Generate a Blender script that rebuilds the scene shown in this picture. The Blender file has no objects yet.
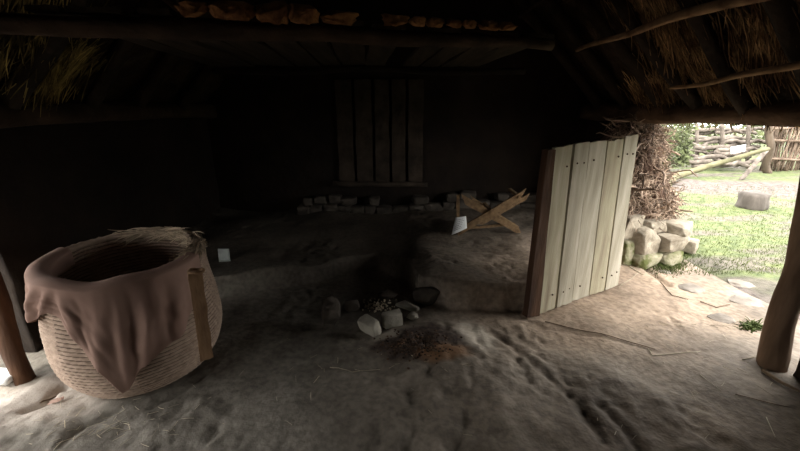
import bpy, bmesh, math, random
from mathutils import Vector, Matrix, noise
R = math.radians
S = bpy.context.scene
COL = S.collection

# ------------------------------------------------------------------ camera, world, sun, exposure
FPX, PITCH, EYE = 360.0, 17.7, 1.5
cam = bpy.data.cameras.new('camera'); cam.sensor_width = 36.0; cam.lens = FPX / 800 * 36.0
cam.clip_start = 0.02
cam_ob = bpy.data.objects.new('camera', cam); COL.objects.link(cam_ob)
cam_ob.location = (0, 0, EYE); cam_ob.rotation_euler = (R(90 - PITCH), 0, 0)
S.camera = cam_ob
S.view_settings.view_transform = 'Standard'; S.view_settings.look = 'None'
S.view_settings.gamma = 1.0; S.view_settings.use_curve_mapping = False
S.view_settings.exposure = 0.62
world = bpy.data.worlds.new('sky'); S.world = world; world.use_nodes = True
bgn = world.node_tree.nodes['Background']
bgn.inputs[0].default_value = (1.0, 0.985, 0.95, 1); bgn.inputs[1].default_value = 5.8
sun = bpy.data.lights.new('sun', 'SUN'); sun.energy = 3.2; sun.angle = R(8); sun.color = (1, 0.95, 0.86)
sun_ob = bpy.data.objects.new('sun', sun); COL.objects.link(sun_ob)
sun_ob.rotation_euler = Vector((-0.45, -0.75, 1.1)).to_track_quat('Z', 'Y').to_euler()
def portal(name, loc, normal, w, h):
    l = bpy.data.lights.new(name, 'AREA'); l.shape = 'RECTANGLE'; l.size = w; l.size_y = h
    l.cycles.is_portal = True
    o = bpy.data.objects.new(name, l); COL.objects.link(o); o.location = loc
    o.rotation_euler = Vector(normal).to_track_quat('-Z', 'Z').to_euler()
portal('doorway_daylight', (2.42, 2.68, 0.72), (-1, 0, 0), 1.9, 1.42)
portal('side_opening_daylight', (-2.4, 0.9, 0.56), (1, 0, 0), 2.0, 1.2)

# ------------------------------------------------------------------ helpers
sp, cp = math.sin(R(PITCH)), math.cos(R(PITCH))
def ray(px, py):
    a, b = (px - 400) / FPX, (225.5 - py) / FPX
    return Vector((a, cp - (-b) * -sp if False else cp + b * sp, -sp + b * cp))
def atY(px, py, Y):
    r = ray(px, py); return Vector((0, 0, EYE)) + r * (Y / r.y)
def atZ(px, py, z=0.0):
    r = ray(px, py); return Vector((0, 0, EYE)) + r * ((z - EYE) / r.z)
def atPlane(px, py, A, B):
    r = ray(px, py); n = Vector((B[1] - A[1], A[0] - B[0], 0)); n.normalize()
    t = n.dot(Vector((A[0], A[1], 0))) / n.dot(r)
    return Vector((0, 0, EYE)) + r * t
def sstep(a, b, x):
    t = max(0.0, min(1.0, (x - a) / (b - a))); return t * t * (3 - 2 * t)
def nz(x, y, z=0.0): return noise.noise(Vector((x, y, z)))

def tag(o, label=None, cat=None, group=None, kind=None):
    if label: o['label'] = label
    if cat: o['category'] = cat
    if group: o['group'] = group
    if kind: o['kind'] = kind
    return o
def empty(name, loc, label=None, cat=None, group=None, kind=None):
    o = bpy.data.objects.new(name, None); COL.objects.link(o); o.location = loc
    o.empty_display_size = 0.1
    return tag(o, label, cat, group, kind)
def obj(name, bm, mat, parent=None, loc=None, smooth=True):
    """link bm (world coordinates) as one object with its origin at loc / its parent"""
    o_loc = Vector(loc) if loc is not None else Vector((0, 0, 0))
    if parent is not None and loc is None: o_loc = Vector(parent.location)
    if o_loc.length > 0: bmesh.ops.translate(bm, verts=bm.verts, vec=-o_loc)
    me = bpy.data.meshes.new(name); bm.to_mesh(me); bm.free()
    if smooth:
        for p in me.polygons: p.use_smooth = True
    me.materials.append(mat)
    o = bpy.data.objects.new(name, me); COL.objects.link(o)
    if parent is not None:
        o.parent = parent; o.location = o_loc - Vector(parent.location) if loc is not None else (0, 0, 0)
    else: o.location = o_loc
    return o
def sharp(o, ang=40):
    me = o.data
    bm = bmesh.new(); bm.from_mesh(me)
    for e in bm.edges:
        if len(e.link_faces) == 2 and e.calc_face_angle(0) > R(ang): e.smooth = False
    bm.to_mesh(me); bm.free(); return o

def add_tube(bm, pts, rad, seg=8, rough=0.0, seed=0.0, caps=True):
    """tube along pts; rad = number or list; rough = relative lumpiness"""
    pts = [Vector(p) for p in pts]; n = len(pts)
    rs = rad if isinstance(rad, (list, tuple)) else [rad] * n
    rings = []; up = None
    for i, p in enumerate(pts):
        d = (pts[min(i + 1, n - 1)] - pts[max(i - 1, 0)]).normalized()
        if up is None:
            up = d.orthogonal().normalized()
        up = (up - d * up.dot(d)).normalized(); s = d.cross(up)
        ring = []
        for k in range(seg):
            a = 2 * math.pi * k / seg
            r = rs[i]
            if rough: r *= 1 + rough * nz(math.cos(a) * 1.3 + seed, math.sin(a) * 1.3 + i * 0.35, seed * 1.7)
            ring.append(bm.verts.new(p + (up * math.cos(a) + s * math.sin(a)) * r))
        rings.append(ring)
    for i in range(n - 1):
        for k in range(seg):
            bm.faces.new((rings[i][k], rings[i][(k + 1) % seg], rings[i + 1][(k + 1) % seg], rings[i + 1][k]))
    if caps and seg > 2:
        bm.faces.new(rings[0][::-1]); bm.faces.new(rings[-1])
    return bm
def lerp_pts(a, b, n, wob=0.0, seed=0.0):
    a, b = Vector(a), Vector(b); out = []
    for i in range(n):
        t = i / (n - 1); p = a.lerp(b, t)
        if wob: p += Vector((nz(seed, t * 3), nz(seed + 9, t * 3), nz(seed + 18, t * 3))) * wob
        out.append(p)
    return out
def log_bm(a, b, r0, r1, n=14, seg=12, wob=0.03, rough=0.35, seed=0.0):
    bm = bmesh.new(); pts = lerp_pts(a, b, n, wob, seed)
    add_tube(bm, pts, [r0 + (r1 - r0) * i / (n - 1) for i in range(n)], seg, rough, seed); return bm

def board_bm(c, length, width, thick, X, Yv, bend=0.0, seed=0, rough=0.004, nl=14, nw=4, notch=0.0):
    """sawn board: centre c, X = length axis, Yv = width axis"""
    X = Vector(X).normalized(); Yv = Vector(Yv).normalized(); Z = X.cross(Yv).normalized()
    c = Vector(c); bm = bmesh.new(); g = {}
    for s in (0, 1):
        for i in range(nl + 1):
            for j in range(nw + 1):
                u, v = i / nl - 0.5, j / nw - 0.5
                ed = 1 if j in (0, nw) else 0
                e = nz(i * 0.45 + seed, s * 0.0 + (5 if j else 1), seed) * rough * 2.2 * ed
                endj = nz(j * 0.9 + seed * 3, i * 9.0, 3) * rough * 2.5 if i in (0, nl) else 0
                p = c + X * (u * length + endj) + Yv * (v * width + (e if j else -e)) \
                    + Z * ((s - 0.5) * thick + bend * (u * u * 4) + nz(u * 5 + seed, v * 9, s * 3) * rough)
                g[s, i, j] = bm.verts.new(p)
    for i in range(nl):
        for j in range(nw):
            bm.faces.new((g[1, i, j], g[1, i + 1, j], g[1, i + 1, j + 1], g[1, i, j + 1]))
            bm.faces.new((g[0, i, j], g[0, i, j + 1], g[0, i + 1, j + 1], g[0, i + 1, j]))
    for i in range(nl):
        bm.faces.new((g[0, i, 0], g[0, i + 1, 0], g[1, i + 1, 0], g[1, i, 0]))
        bm.faces.new((g[0, i, nw], g[1, i, nw], g[1, i + 1, nw], g[0, i + 1, nw]))
    for j in range(nw):
        bm.faces.new((g[0, 0, j], g[1, 0, j], g[1, 0, j + 1], g[0, 0, j + 1]))
        bm.faces.new((g[0, nl, j], g[0, nl, j + 1], g[1, nl, j + 1], g[1, nl, j]))
    return bm

def stone_bm(c, size, seed, rot=0.0, tilt=0.0, boxy=0.7, npts=22, rough=0.05):
    rnd = random.Random(seed); bm = bmesh.new()
    for k in range(npts):
        v = Vector([rnd.gauss(0, 1) for _ in range(3)]).normalized()
        m = max(abs(v.x), abs(v.y), abs(v.z)); v = v.lerp(v / m, boxy)
        v *= rnd.uniform(0.88, 1.0); bm.verts.new(v)
    if boxy >= 0.94:
        for sx in (-1, 1):
            for sy in (-1, 1):
                for sz in (-1, 1): bm.verts.new(Vector((sx * rnd.uniform(.60, .95), sy * rnd.uniform(.60, .95), sz * rnd.uniform(.60, .95))))
    ch = bmesh.ops.convex_hull(bm, input=bm.verts)
    junk = [g for g in ch['geom_interior'] if isinstance(g, bmesh.types.BMVert)]
    if junk: bmesh.ops.delete(bm, geom=junk, context='VERTS')
    bmesh.ops.bevel(bm, geom=bm.edges[:], offset=0.11, segments=2, affect='EDGES', profile=0.6, clamp_overlap=True)
    bmesh.ops.remove_doubles(bm, verts=bm.verts, dist=0.02)
    bmesh.ops.triangulate(bm, faces=bm.faces)
    bmesh.ops.subdivide_edges(bm, edges=[e for e in bm.edges if e.calc_length() > 0.35], cuts=2, use_grid_fill=True)
    bmesh.ops.triangulate(bm, faces=bm.faces)
    for v in bm.verts:
        v.co *= 1 + rough * (nz(v.co.x * 2 + seed, v.co.y * 2, v.co.z * 2) + 0.5 * nz(v.co.x * 6, v.co.y * 6 + seed, v.co.z * 6))
        v.co.x *= size[0]; v.co.y *= size[1]; v.co.z *= size[2]
    M = Matrix.Translation(Vector(c)) @ Matrix.Rotation(rot, 4, 'Z') @ Matrix.Rotation(tilt, 4, 'X')
    bmesh.ops.transform(bm, matrix=M, verts=bm.verts)
    return bm

# ------------------------------------------------------------------ materials
def mat(name, c1, c2, scale=8.0, stretch=(1, 1, 1), bump=0.3, bscale=40.0, rough=0.9, c3=None, dist=0.02, detail=6.0, island=None, lo=0.3, hi=0.7):
    m = bpy.data.materials.new(name); m.use_nodes = True; nt = m.node_tree; N = nt.nodes; L = nt.links
    b = N['Principled BSDF']; b.inputs['Roughness'].default_value = rough
    b.inputs['Specular IOR Level'].default_value = 0.25
    tc = N.new('ShaderNodeTexCoord'); mp = N.new('ShaderNodeMapping'); mp.inputs['Scale'].default_value = stretch
    L.new(tc.outputs['Object'], mp.inputs[0])
    n1 = N.new('ShaderNodeTexNoise'); n1.inputs['Scale'].default_value = scale; n1.inputs['Detail'].default_value = detail
    L.new(mp.outputs[0], n1.inputs['Vector'])
    cr = N.new('ShaderNodeValToRGB'); e = cr.color_ramp.elements
    e[0].position = lo; e[0].color = (*c1, 1); e[1].position = hi; e[1].color = (*c2, 1)
    if c3: x = e.new((lo + hi) / 2 + 0.02); x.color = (*c3, 1)
    L.new(n1.outputs['Fac'], cr.inputs[0]); out = cr.outputs[0]
    if island:
        ge = N.new('ShaderNodeNewGeometry'); mr = N.new('ShaderNodeMapRange')
        mr.inputs['To Min'].default_value = island[0]; mr.inputs['To Max'].default_value = island[1]
        L.new(ge.outputs['Random Per Island'], mr.inputs[0])
        mx = N.new('ShaderNodeMixRGB'); mx.blend_type = 'MULTIPLY'; mx.inputs[0].default_value = 1
        L.new(out, mx.inputs[1]); L.new(mr.outputs[0], mx.inputs[2]); out = mx.outputs[0]
    L.new(out, b.inputs['Base Color'])
    if bump:
        n2 = N.new('ShaderNodeTexNoise'); n2.inputs['Scale'].default_value = bscale; n2.inputs['Detail'].default_value = 6
        L.new(mp.outputs[0], n2.inputs['Vector'])
        bp = N.new('ShaderNodeBump'); bp.inputs['Strength'].default_value = bump; bp.inputs['Distance'].default_value = dist
        L.new(n2.outputs['Fac'], bp.inputs['Height']); L.new(bp.outputs[0], b.inputs['Normal'])
    return m
M = {}
M['soot_wall'] = mat('sooty_wall', (0.007, 0.0042, 0.0025), (0.018, 0.011, 0.0065), 4, bump=0.6, bscale=14)
M['soot_wood'] = mat('sooty_wood', (0.018, 0.013, 0.009), (0.06, 0.043, 0.03), 5, (1, 1, 1), 0.5, 30)
M['beam'] = mat('beam_bark', (0.018, 0.011, 0.007), (0.07, 0.042, 0.025), 6, (1, 1, 1), 0.6, 26)
M['rafter'] = mat('rafter', (0.012, 0.008, 0.005), (0.045, 0.03, 0.018), 6, bump=0.6, bscale=26)
M['pole'] = mat('pole', (0.16, 0.09, 0.05), (0.42, 0.27, 0.15), 9, bump=0.5, bscale=30)
M['post'] = mat('post', (0.10, 0.06, 0.035), (0.24, 0.155, 0.10), 9, (1, 1, 0.25), 0.5, 26)
M['lintel'] = mat('lintel_bark', (0.05, 0.030, 0.018), (0.16, 0.10, 0.062), 5, bump=0.8, bscale=22)
M['stile'] = mat('dark_wood', (0.03, 0.014, 0.008), (0.10, 0.05, 0.026), 10, (1, 1, 0.2), 0.5, 26)
M['plank'] = mat('weathered_plank', (0.32, 0.285, 0.21), (0.60, 0.55, 0.46), 5, (3, 3, 0.3), 0.35, 40, c3=(0.46, 0.415, 0.325), dist=0.008)
M['plank_brown'] = mat('weathered_plank_brown', (0.27, 0.22, 0.155), (0.52, 0.45, 0.36), 5, (3, 3, 0.3), 0.35, 40, c3=(0.40, 0.36, 0.25), dist=0.008)
M['loft'] = mat('loft_board', (0.02, 0.014, 0.009), (0.06, 0.043, 0.028), 6, (3, 0.3, 3), 0.4, 30)
M['bark'] = mat('bark_slab', (0.10, 0.036, 0.013), (0.42, 0.20, 0.075), 14, bump=0.8, bscale=40)
M['trestle'] = mat('trestle_wood', (0.10, 0.06, 0.032), (0.26, 0.165, 0.085), 12, (2, 2, 2), 0.3, 30)
M['straw'] = mat('straw', (0.16, 0.085, 0.038), (0.72, 0.48, 0.24), 5.0, bump=0, island=(0.25, 1.2), lo=.4, hi=.62)
M['oldstraw'] = mat('sooty_straw', (0.09, 0.062, 0.02), (0.70, 0.52, 0.18), 5.0, bump=0, island=(0.25, 1.2), lo=.4, hi=.62)
M['thatch'] = mat('thatch_underside', (0.018, 0.012, 0.007), (0.08, 0.05, 0.028), 5, (1, 1, 1), 0.9, 34, dist=0.04)
M['root'] = mat('root_fibre', (0.19, 0.12, 0.085), (0.62, 0.47, 0.35), 5, bump=0, island=(0.2, 1.15))
M['rootcore'] = mat('root_core', (0.04, 0.025, 0.018), (0.17, 0.10, 0.07), 9, bump=1.0, bscale=30, dist=0.04)
M['stone'] = mat('grey_stone', (0.13, 0.105, 0.075), (0.36, 0.315, 0.245), 9, bump=0.5, bscale=40)
M['hstone'] = mat('hearth_stone', (0.21, 0.19, 0.155), (0.40, 0.37, 0.305), 8, bump=0.4, bscale=50)
M['mossstone'] = mat('mossy_stone', (0.09, 0.10, 0.03), (0.27, 0.245, 0.17), 9, bump=0.6, bscale=40, lo=0.38, hi=0.6)
M['darkstone'] = mat('smoked_stone', (0.035, 0.029, 0.023), (0.10, 0.083, 0.066), 8, bump=0.4, bscale=40)
M['rope'] = mat('straw_rope', (0.27, 0.195, 0.145), (0.43, 0.32, 0.245), 30, (1, 1, 1), 0.25, 160, dist=0.006)
M['ragged'] = mat('ragged_straw', (0.34, 0.25, 0.17), (0.72, 0.58, 0.42), 5, bump=0, island=(0.5, 1.2))
M['cloth'] = mat('brown_cloth', (0.24, 0.148, 0.115), (0.30, 0.19, 0.15), 3, bump=0.25, bscale=420, dist=0.002)
M['strap'] = mat('strap_wood', (0.15, 0.085, 0.045), (0.30, 0.18, 0.10), 10, (2, 2, 0.6), 0.3, 40)
M['card'] = mat('white_card', (0.66, 0.68, 0.68), (0.72, 0.73, 0.72), 2, bump=0)
M['ink'] = mat('grey_ink', (0.2, 0.2, 0.2), (0.26, 0.26, 0.26), 2, bump=0)
M['nail'] = mat('rusty_nail', (0.05, 0.03, 0.02), (0.1, 0.06, 0.04), 20, bump=0)
M['litter'] = mat('pale_straw', (0.42, 0.35, 0.24), (0.68, 0.60, 0.46), 4, bump=0, island=(0.6, 1.1))
M['twig'] = mat('twig', (0.09, 0.06, 0.04), (0.2, 0.14, 0.09), 9, bump=0.3)
M['grass'] = mat('grass_blade', (0.042, 0.062, 0.014), (0.105, 0.126, 0.040), 2, bump=0, island=(0.85, 1.1))
M['leaf'] = mat('leaf', (0.035, 0.046, 0.016), (0.12, 0.135, 0.06), 2, bump=0, island=(0.5, 1.3))
M['driftwood'] = mat('grey_log', (0.05, 0.04, 0.033), (0.19, 0.16, 0.135), 7, bump=0.4, bscale=20)
M['branch'] = mat('greenish_branch', (0.07, 0.065, 0.032), (0.15, 0.14, 0.08), 5, bump=0.4, bscale=20)
M['wattle'] = mat('wattle_stick', (0.09, 0.06, 0.042), (0.24, 0.18, 0.135), 6, bump=0, island=(0.6, 1.15))
M['stump'] = mat('stump', (0.045, 0.038, 0.032), (0.11, 0.094, 0.082), 7, (1, 1, 0.4), 0.6, 22)
M['bark_tree'] = mat('tree_bark', (0.04, 0.03, 0.02), (0.12, 0.09, 0.065), 7, (1, 1, 0.3), 0.6, 22)

def floor_material():
    m = bpy.data.materials.new('trodden_earth'); m.use_nodes = True; nt = m.node_tree; N = nt.nodes; L = nt.links
    b = N['Principled BSDF']; b.inputs['Roughness'].default_value = 0.82; b.inputs['Specular IOR Level'].default_value = 0.3
    tc = N.new('ShaderNodeTexCoord')
    def nse(sc, det=7, dis=0.0):
        n = N.new('ShaderNodeTexNoise'); n.inputs['Scale'].default_value = sc; n.inputs['Detail'].default_value = det
        n.inputs['Distortion'].default_value = dis; L.new(tc.outputs['Object'], n.inputs['Vector']); return n.outputs['Fac']
    def ramp(f, stops):
        cr = N.new('ShaderNodeValToRGB'); els = cr.color_ramp.elements
        els[0].position, els[0].color = stops[0][0], (*stops[0][1], 1)
        els[1].position, els[1].color = stops[-1][0], (*stops[-1][1], 1)
        for p, c in stops[1:-1]: x = els.new(p); x.color = (*c, 1)
        L.new(f, cr.inputs[0]); return cr.outputs[0]
    def mix(f, a, c, mode='MIX'):
        x = N.new('ShaderNodeMixRGB'); x.blend_type = mode
        if isinstance(f, float): x.inputs[0].default_value = f
        else: L.new(f, x.inputs[0])
        for i, v in ((1, a), (2, c)):
            if isinstance(v, tuple): x.inputs[i].default_value = (*v, 1)
            else: L.new(v, x.inputs[i])
        return x.outputs[0]
    def mth(op, a, c=None):
        x = N.new('ShaderNodeMath'); x.operation = op; x.use_clamp = False
        for i, v in ((0, a), (1, c)):
            if v is None: continue
            if isinstance(v, (int, float)): x.inputs[i].default_value = v
            else: L.new(v, x.inputs[i])
        return x.outputs[0]
    def blob(cx, cy, rx, ry, ang, edge=0.35, nsc=6.0, namp=0.9):
        mp = N.new('ShaderNodeMapping'); mp.vector_type = 'TEXTURE'
        mp.inputs['Location'].default_value = (cx, cy, 0); mp.inputs['Rotation'].default_value = (0, 0, ang)
        mp.inputs['Scale'].default_value = (rx, ry, 100)
        L.new(tc.outputs['Object'], mp.inputs[0])
        ln = N.new('ShaderNodeVectorMath'); ln.operation = 'LENGTH'; L.new(mp.outputs[0], ln.inputs[0])
        d = mth('ADD', ln.outputs['Value'], mth('MULTIPLY', mth('SUBTRACT', nse(nsc), 0.5), namp))
        mr = N.new('ShaderNodeMapRange'); mr.interpolation_type = 'SMOOTHSTEP'
        mr.inputs['From Min'].default_value = 1 + edge; mr.inputs['From Max'].default_value = 1 - edge
        L.new(d, mr.inputs[0]); return mr.outputs[0]
    base = ramp(nse(2.3), [(0.3, (0.12, 0.098, 0.076)), (0.5, (0.19, 0.158, 0.125)), (0.7, (0.27, 0.228, 0.183))])
    spk = ramp(nse(26), [(0.35, (0.72, 0.7, 0.68)), (0.62, (1.12, 1.1, 1.08))])
    col = mix(1.0, base, spk, 'MULTIPLY')
    # grey wet clay to the left, doorway light painted into the colour below
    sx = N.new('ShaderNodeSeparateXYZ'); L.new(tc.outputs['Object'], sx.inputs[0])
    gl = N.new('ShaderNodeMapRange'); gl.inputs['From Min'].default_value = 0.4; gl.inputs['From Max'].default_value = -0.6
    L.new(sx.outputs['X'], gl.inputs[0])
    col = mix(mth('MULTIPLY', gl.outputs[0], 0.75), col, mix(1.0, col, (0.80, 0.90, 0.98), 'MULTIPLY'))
    # painted daylight at the doorway, painted shade at the back of the hut, pale bare rock at the left edge
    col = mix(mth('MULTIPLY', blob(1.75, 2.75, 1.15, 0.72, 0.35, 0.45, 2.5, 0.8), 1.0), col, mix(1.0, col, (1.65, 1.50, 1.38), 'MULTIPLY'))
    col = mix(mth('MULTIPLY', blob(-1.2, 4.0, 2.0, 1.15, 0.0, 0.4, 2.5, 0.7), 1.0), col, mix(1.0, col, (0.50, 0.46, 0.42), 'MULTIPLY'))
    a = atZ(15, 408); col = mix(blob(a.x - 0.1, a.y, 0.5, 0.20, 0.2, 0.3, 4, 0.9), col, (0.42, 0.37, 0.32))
    col = mix(blob(1.55, 1.05, 1.0, 0.6, 0.0, 0.5, 2.5, 0.8), col, mix(1.0, col, (0.66, 0.60, 0.54), 'MULTIPLY'))  # falloff of the doorway light, painted as darker floor at front right
    # charcoal, peat and ash spilled in front of the hearth
    a = atZ(418, 345); col = mix(mth('MULTIPLY', blob(a.x + 0.02, a.y, 0.34, 0.19, 0.12, 0.25, 7, 1.0), 0.95), col, ramp(nse(40), [(0.35, (0.022, 0.014, 0.011)), (0.65, (0.075, 0.05, 0.038))]))
    a = atZ(443, 356); col = mix(mth('MULTIPLY', blob(a.x, a.y, 0.17, 0.09, 0.1, 0.4, 9, 1.1), 0.85), col, (0.19, 0.10, 0.048))
    a = atZ(477, 338); col = mix(mth('MULTIPLY', blob(a.x, a.y, 0.10, 0.18, 0.3, 0.5, 9, 1.2), 0.8), col, (0.56, 0.49, 0.40))
    a = atZ(385, 338); col = mix(mth('MULTIPLY', blob(a.x, a.y, 0.10, 0.05, 0.4, 0.5, 9, 1.2), 0.6), col, (0.45, 0.40, 0.33))
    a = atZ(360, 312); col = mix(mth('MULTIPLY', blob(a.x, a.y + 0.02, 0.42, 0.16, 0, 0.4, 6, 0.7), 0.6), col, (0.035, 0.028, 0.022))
    L.new(col, b.inputs['Base Color'])
    b1 = N.new('ShaderNodeBump'); b1.inputs['Strength'].default_value = 0.5; b1.inputs['Distance'].default_value = 0.03
    L.new(nse(9, 9), b1.inputs['Height'])
    b2 = N.new('ShaderNodeBump'); b2.inputs['Strength'].default_value = 0.6; b2.inputs['Distance'].default_value = 0.006
    L.new(nse(48, 8), b2.inputs['Height']); L.new(b1.outputs[0], b2.inputs['Normal'])
    L.new(b2.outputs[0], b.inputs['Normal'])
    return m
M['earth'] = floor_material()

def lawn_material():
    m = bpy.data.materials.new('lawn'); m.use_nodes = True; nt = m.node_tree; N = nt.nodes; L = nt.links
    b = N['Principled BSDF']; b.inputs['Roughness'].default_value = 0.95
    tc = N.new('ShaderNodeTexCoord')
    def nse(sc, det=6, st=(1, 1, 1)):
        mp = N.new('ShaderNodeMapping'); mp.inputs['Scale'].default_value = st; L.new(tc.outputs['Object'], mp.inputs[0])
        n = N.new('ShaderNodeTexNoise'); n.inputs['Scale'].default_value = sc; n.inputs['Detail'].default_value = det
        L.new(mp.outputs[0], n.inputs['Vector']); return n.outputs['Fac']
    def ramp(f, a, ca, c, cc):
        cr = N.new('ShaderNodeValToRGB'); e = cr.color_ramp.elements
        e[0].position, e[0].color, e[1].position, e[1].color = a, (*ca, 1), c, (*cc, 1); L.new(f, cr.inputs[0]); return cr.outputs[0]
    g = ramp(nse(9), 0.35, (0.042, 0.060, 0.014), 0.65, (0.105, 0.124, 0.042))
    d = ramp(nse(12), 0.35, (0.055, 0.041, 0.035), 0.65, (0.135, 0.108, 0.094))
    # bare earth: by the doorway and along the worn path across the lawn
    sx = N.new('ShaderNodeSeparateXYZ'); L.new(tc.outputs['Object'], sx.inputs[0])
    def mr(v, a, c):
        x = N.new('ShaderNodeMapRange'); x.interpolation_type = 'SMOOTHSTEP'; x.inputs['From Min'].default_value = a; x.inputs['From Max'].default_value = c
        L.new(v, x.inputs[0]); return x.outputs[0]
    def mth(op, a, c):
        x = N.new('ShaderNodeMath'); x.operation = op
        for i, v in ((0, a), (1, c)):
            if isinstance(v, (int, float)): x.inputs[i].default_value = v
            else: L.new(v, x.inputs[i])
        return x.outputs[0]
    nn = mth('MULTIPLY', mth('SUBTRACT', nse(1.6), 0.5), 1.6)
    dist = mth('ADD', mth('ADD', sx.outputs['X'], mth('MULTIPLY', sx.outputs['Y'], 0.55)), nn)
    near = mr(dist, 5.1, 4.5)
    near2 = mth('MULTIPLY', near, 1.0)
    yy = mth('ADD', mth('ADD', sx.outputs['Y'], mth('MULTIPLY', sx.outputs['X'], 0.1)), mth('MULTIPLY', nn, 1.0))
    path = mth('MULTIPLY', mr(yy, 7.0, 7.6), mr(yy, 9.2, 8.6))
    patch = mr(nse(1.3, 6, (0.6, 1.6, 1)), 0.46, 0.60)
    f = mth('MAXIMUM', mth('MAXIMUM', near2, path), mth('MULTIPLY', patch, 0.8))
    mx = N.new('ShaderNodeMixRGB'); L.new(f, mx.inputs[0]); L.new(g, mx.inputs[1]); L.new(d, mx.inputs[2])
    L.new(mx.outputs[0], b.inputs['Base Color'])
    bp = N.new('ShaderNodeBump'); bp.inputs['Strength'].default_value = 0.6; bp.inputs['Distance'].default_value = 0.03
    L.new(nse(50), bp.inputs['Height']); L.new(bp.outputs[0], b.inputs['Normal'])
    return m
M['lawn'] = lawn_material()

# ------------------------------------------------------------------ ground relief
def bench_edge(x):
    pts = [(-3, 2.75), (-1.6, 2.7), (-0.9, 2.95), (-0.25, 3.35), (0.02, 3.1), (0.18, 2.62), (0.6, 2.50), (1.1, 2.56), (1.5, 2.75), (1.9, 3.2), (3, 3.9)]
    for (a, ya), (b, yb) in zip(pts, pts[1:]):
        if a <= x <= b: return ya + (yb - ya) * sstep(a, b, x)
    return 3.9 if x > 0 else 2.75
CR = []
def crack(pxs, d, w):
    CR.append(([atZ(*p) for p in pxs], d, w))
crack([(468, 372), (472, 392), (466, 415), (462, 440), (450, 470)], 0.010, 0.016)
crack([(548, 328), (600, 338), (655, 352), (705, 350)], 0.010, 0.010)
crack([(490, 330), (520, 352), (548, 378), (580, 405), (602, 440)], 0.018, 0.03)
crack([(62, 385), (45, 402), (25, 412)], 0.035, 0.022)
crack([(120, 408), (80, 425), (60, 445)], 0.022, 0.018)
crack([(640, 262), (655, 275), (668, 284)], 0.03, 0.03)
crack([(205, 375), (180, 390), (150, 405)], 0.016, 0.02)
crack([(600, 405), (625, 428), (640, 450)], 0.02, 0.03)
def seg_d(p, a, b):
    ab = b - a; t = max(0, min(1, (p - a).dot(ab) / max(1e-9, ab.length_squared))); return (p - a - ab * t).length
CRB = [([Vector((q.x, q.y)) for q in pts], d, w) for pts, d, w in CR]
CRB = [(pts, d, w, min(q.x for q in pts) - 0.2, max(q.x for q in pts) + 0.2, min(q.y for q in pts) - 0.2, max(q.y for q in pts) + 0.2) for pts, d, w in CRB]
def height(x, y):
    h = 0.028 * nz(x * 0.9 + 3, y * 0.9) + 0.016 * nz(x * 2.6, y * 2.6 + 7)
    inside = sstep(2.6, 2.2, x)
    pm = sstep(-0.15, 0.35, nz(x * 1.7 + 5, y * 1.7, 11) + (0.25 if y < 1.9 else 0.0) - 0.30 * sstep(0.9, 1.5, x))
    h += inside * (0.012 * nz(x * 4.5, y * 4.5, 2) + pm * (0.016 * nz(x * 9, y * 9, 5) + 0.008 * nz(x * 20, y * 20, 6) - 0.030 * max(0.0, nz(x * 14, y * 14, 8) - 0.22))) 
    # rounded rock humps in the foreground
    h += 0.055 * math.exp(-(((x - 0.42) / 0.38) ** 2 + ((y - 1.55) / 0.5) ** 2)) * (1 + 0.35 * nz(x * 9, y * 9, 9))
    h += 0.045 * math.exp(-(((x + 0.35) / 0.5) ** 2 + ((y - 1.35) / 0.35) ** 2))
    h += 0.03 * math.exp(-(((x - 0.15) / 0.4) ** 2 + ((y - 2.1) / 0.2) ** 2))
    h += 0.05 * math.exp(-(((x + 2.1) / 0.35) ** 2 + ((y - 1.35) / 0.25) ** 2))
    # hearth pit with a low heap of ash in it
    h += 0.075 * math.exp(-(((x + 0.13) / 0.13) ** 2 + ((y - 2.60) / 0.10) ** 2))
    h -= 0.02 * math.exp(-(((x + 0.08) / 0.32) ** 2 + ((y - 2.62) / 0.24) ** 2))
    if y > 2.0 and x < 2.4:
        e = bench_edge(x) + 0.05 * nz(x * 4, 1.0)
        t = sstep(e - 0.035, e + 0.03, y)
        h += t * (0.15 + 0.06 * sstep(-0.2, 0.3, x) + 0.04 * nz(x * 1.6, y * 1.6, 4)) * sstep(2.3, 1.8, x)
        h += 0.10 * sstep(e, 4.6, y) * sstep(2.3, 1.8, x)
    p = Vector((x, y))
    for pts, d, w, x0, x1, y0, y1 in CRB:
        if x0 < x < x1 and y0 < y < y1:
            dd = min(seg_d(p, a, b) for a, b in zip(pts, pts[1:]))
            h -= d * math.exp(-(dd / w) ** 2)
    if x > 2.6: h = h - 0.02 * sstep(2.6, 3.2, x)
    return h
def grid(x0, x1, y0, y1, st, f):
    bm = bmesh.new(); nx, ny = int((x1 - x0) / st), int((y1 - y0) / st); g = []
    for j in range(ny + 1):
        row = []
        for i in range(nx + 1):
            x = x0 + (x1 - x0) * i / nx; y = y0 + (y1 - y0) * j / ny; row.append(bm.verts.new((x, y, f(x, y))))
        g.append(row)
    for j in range(ny):
        for i in range(nx): bm.faces.new((g[j][i], g[j][i + 1], g[j + 1][i + 1], g[j + 1][i]))
    return bm
def on_ground(px, py, it=4):
    z = 0.0
    for _ in range(it + 4):
        p = atZ(px, py, z); z = 0.5 * z + 0.5 * height(p.x, p.y)
    p = atZ(px, py, z); return Vector((p.x, p.y, height(p.x, p.y)))

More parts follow.
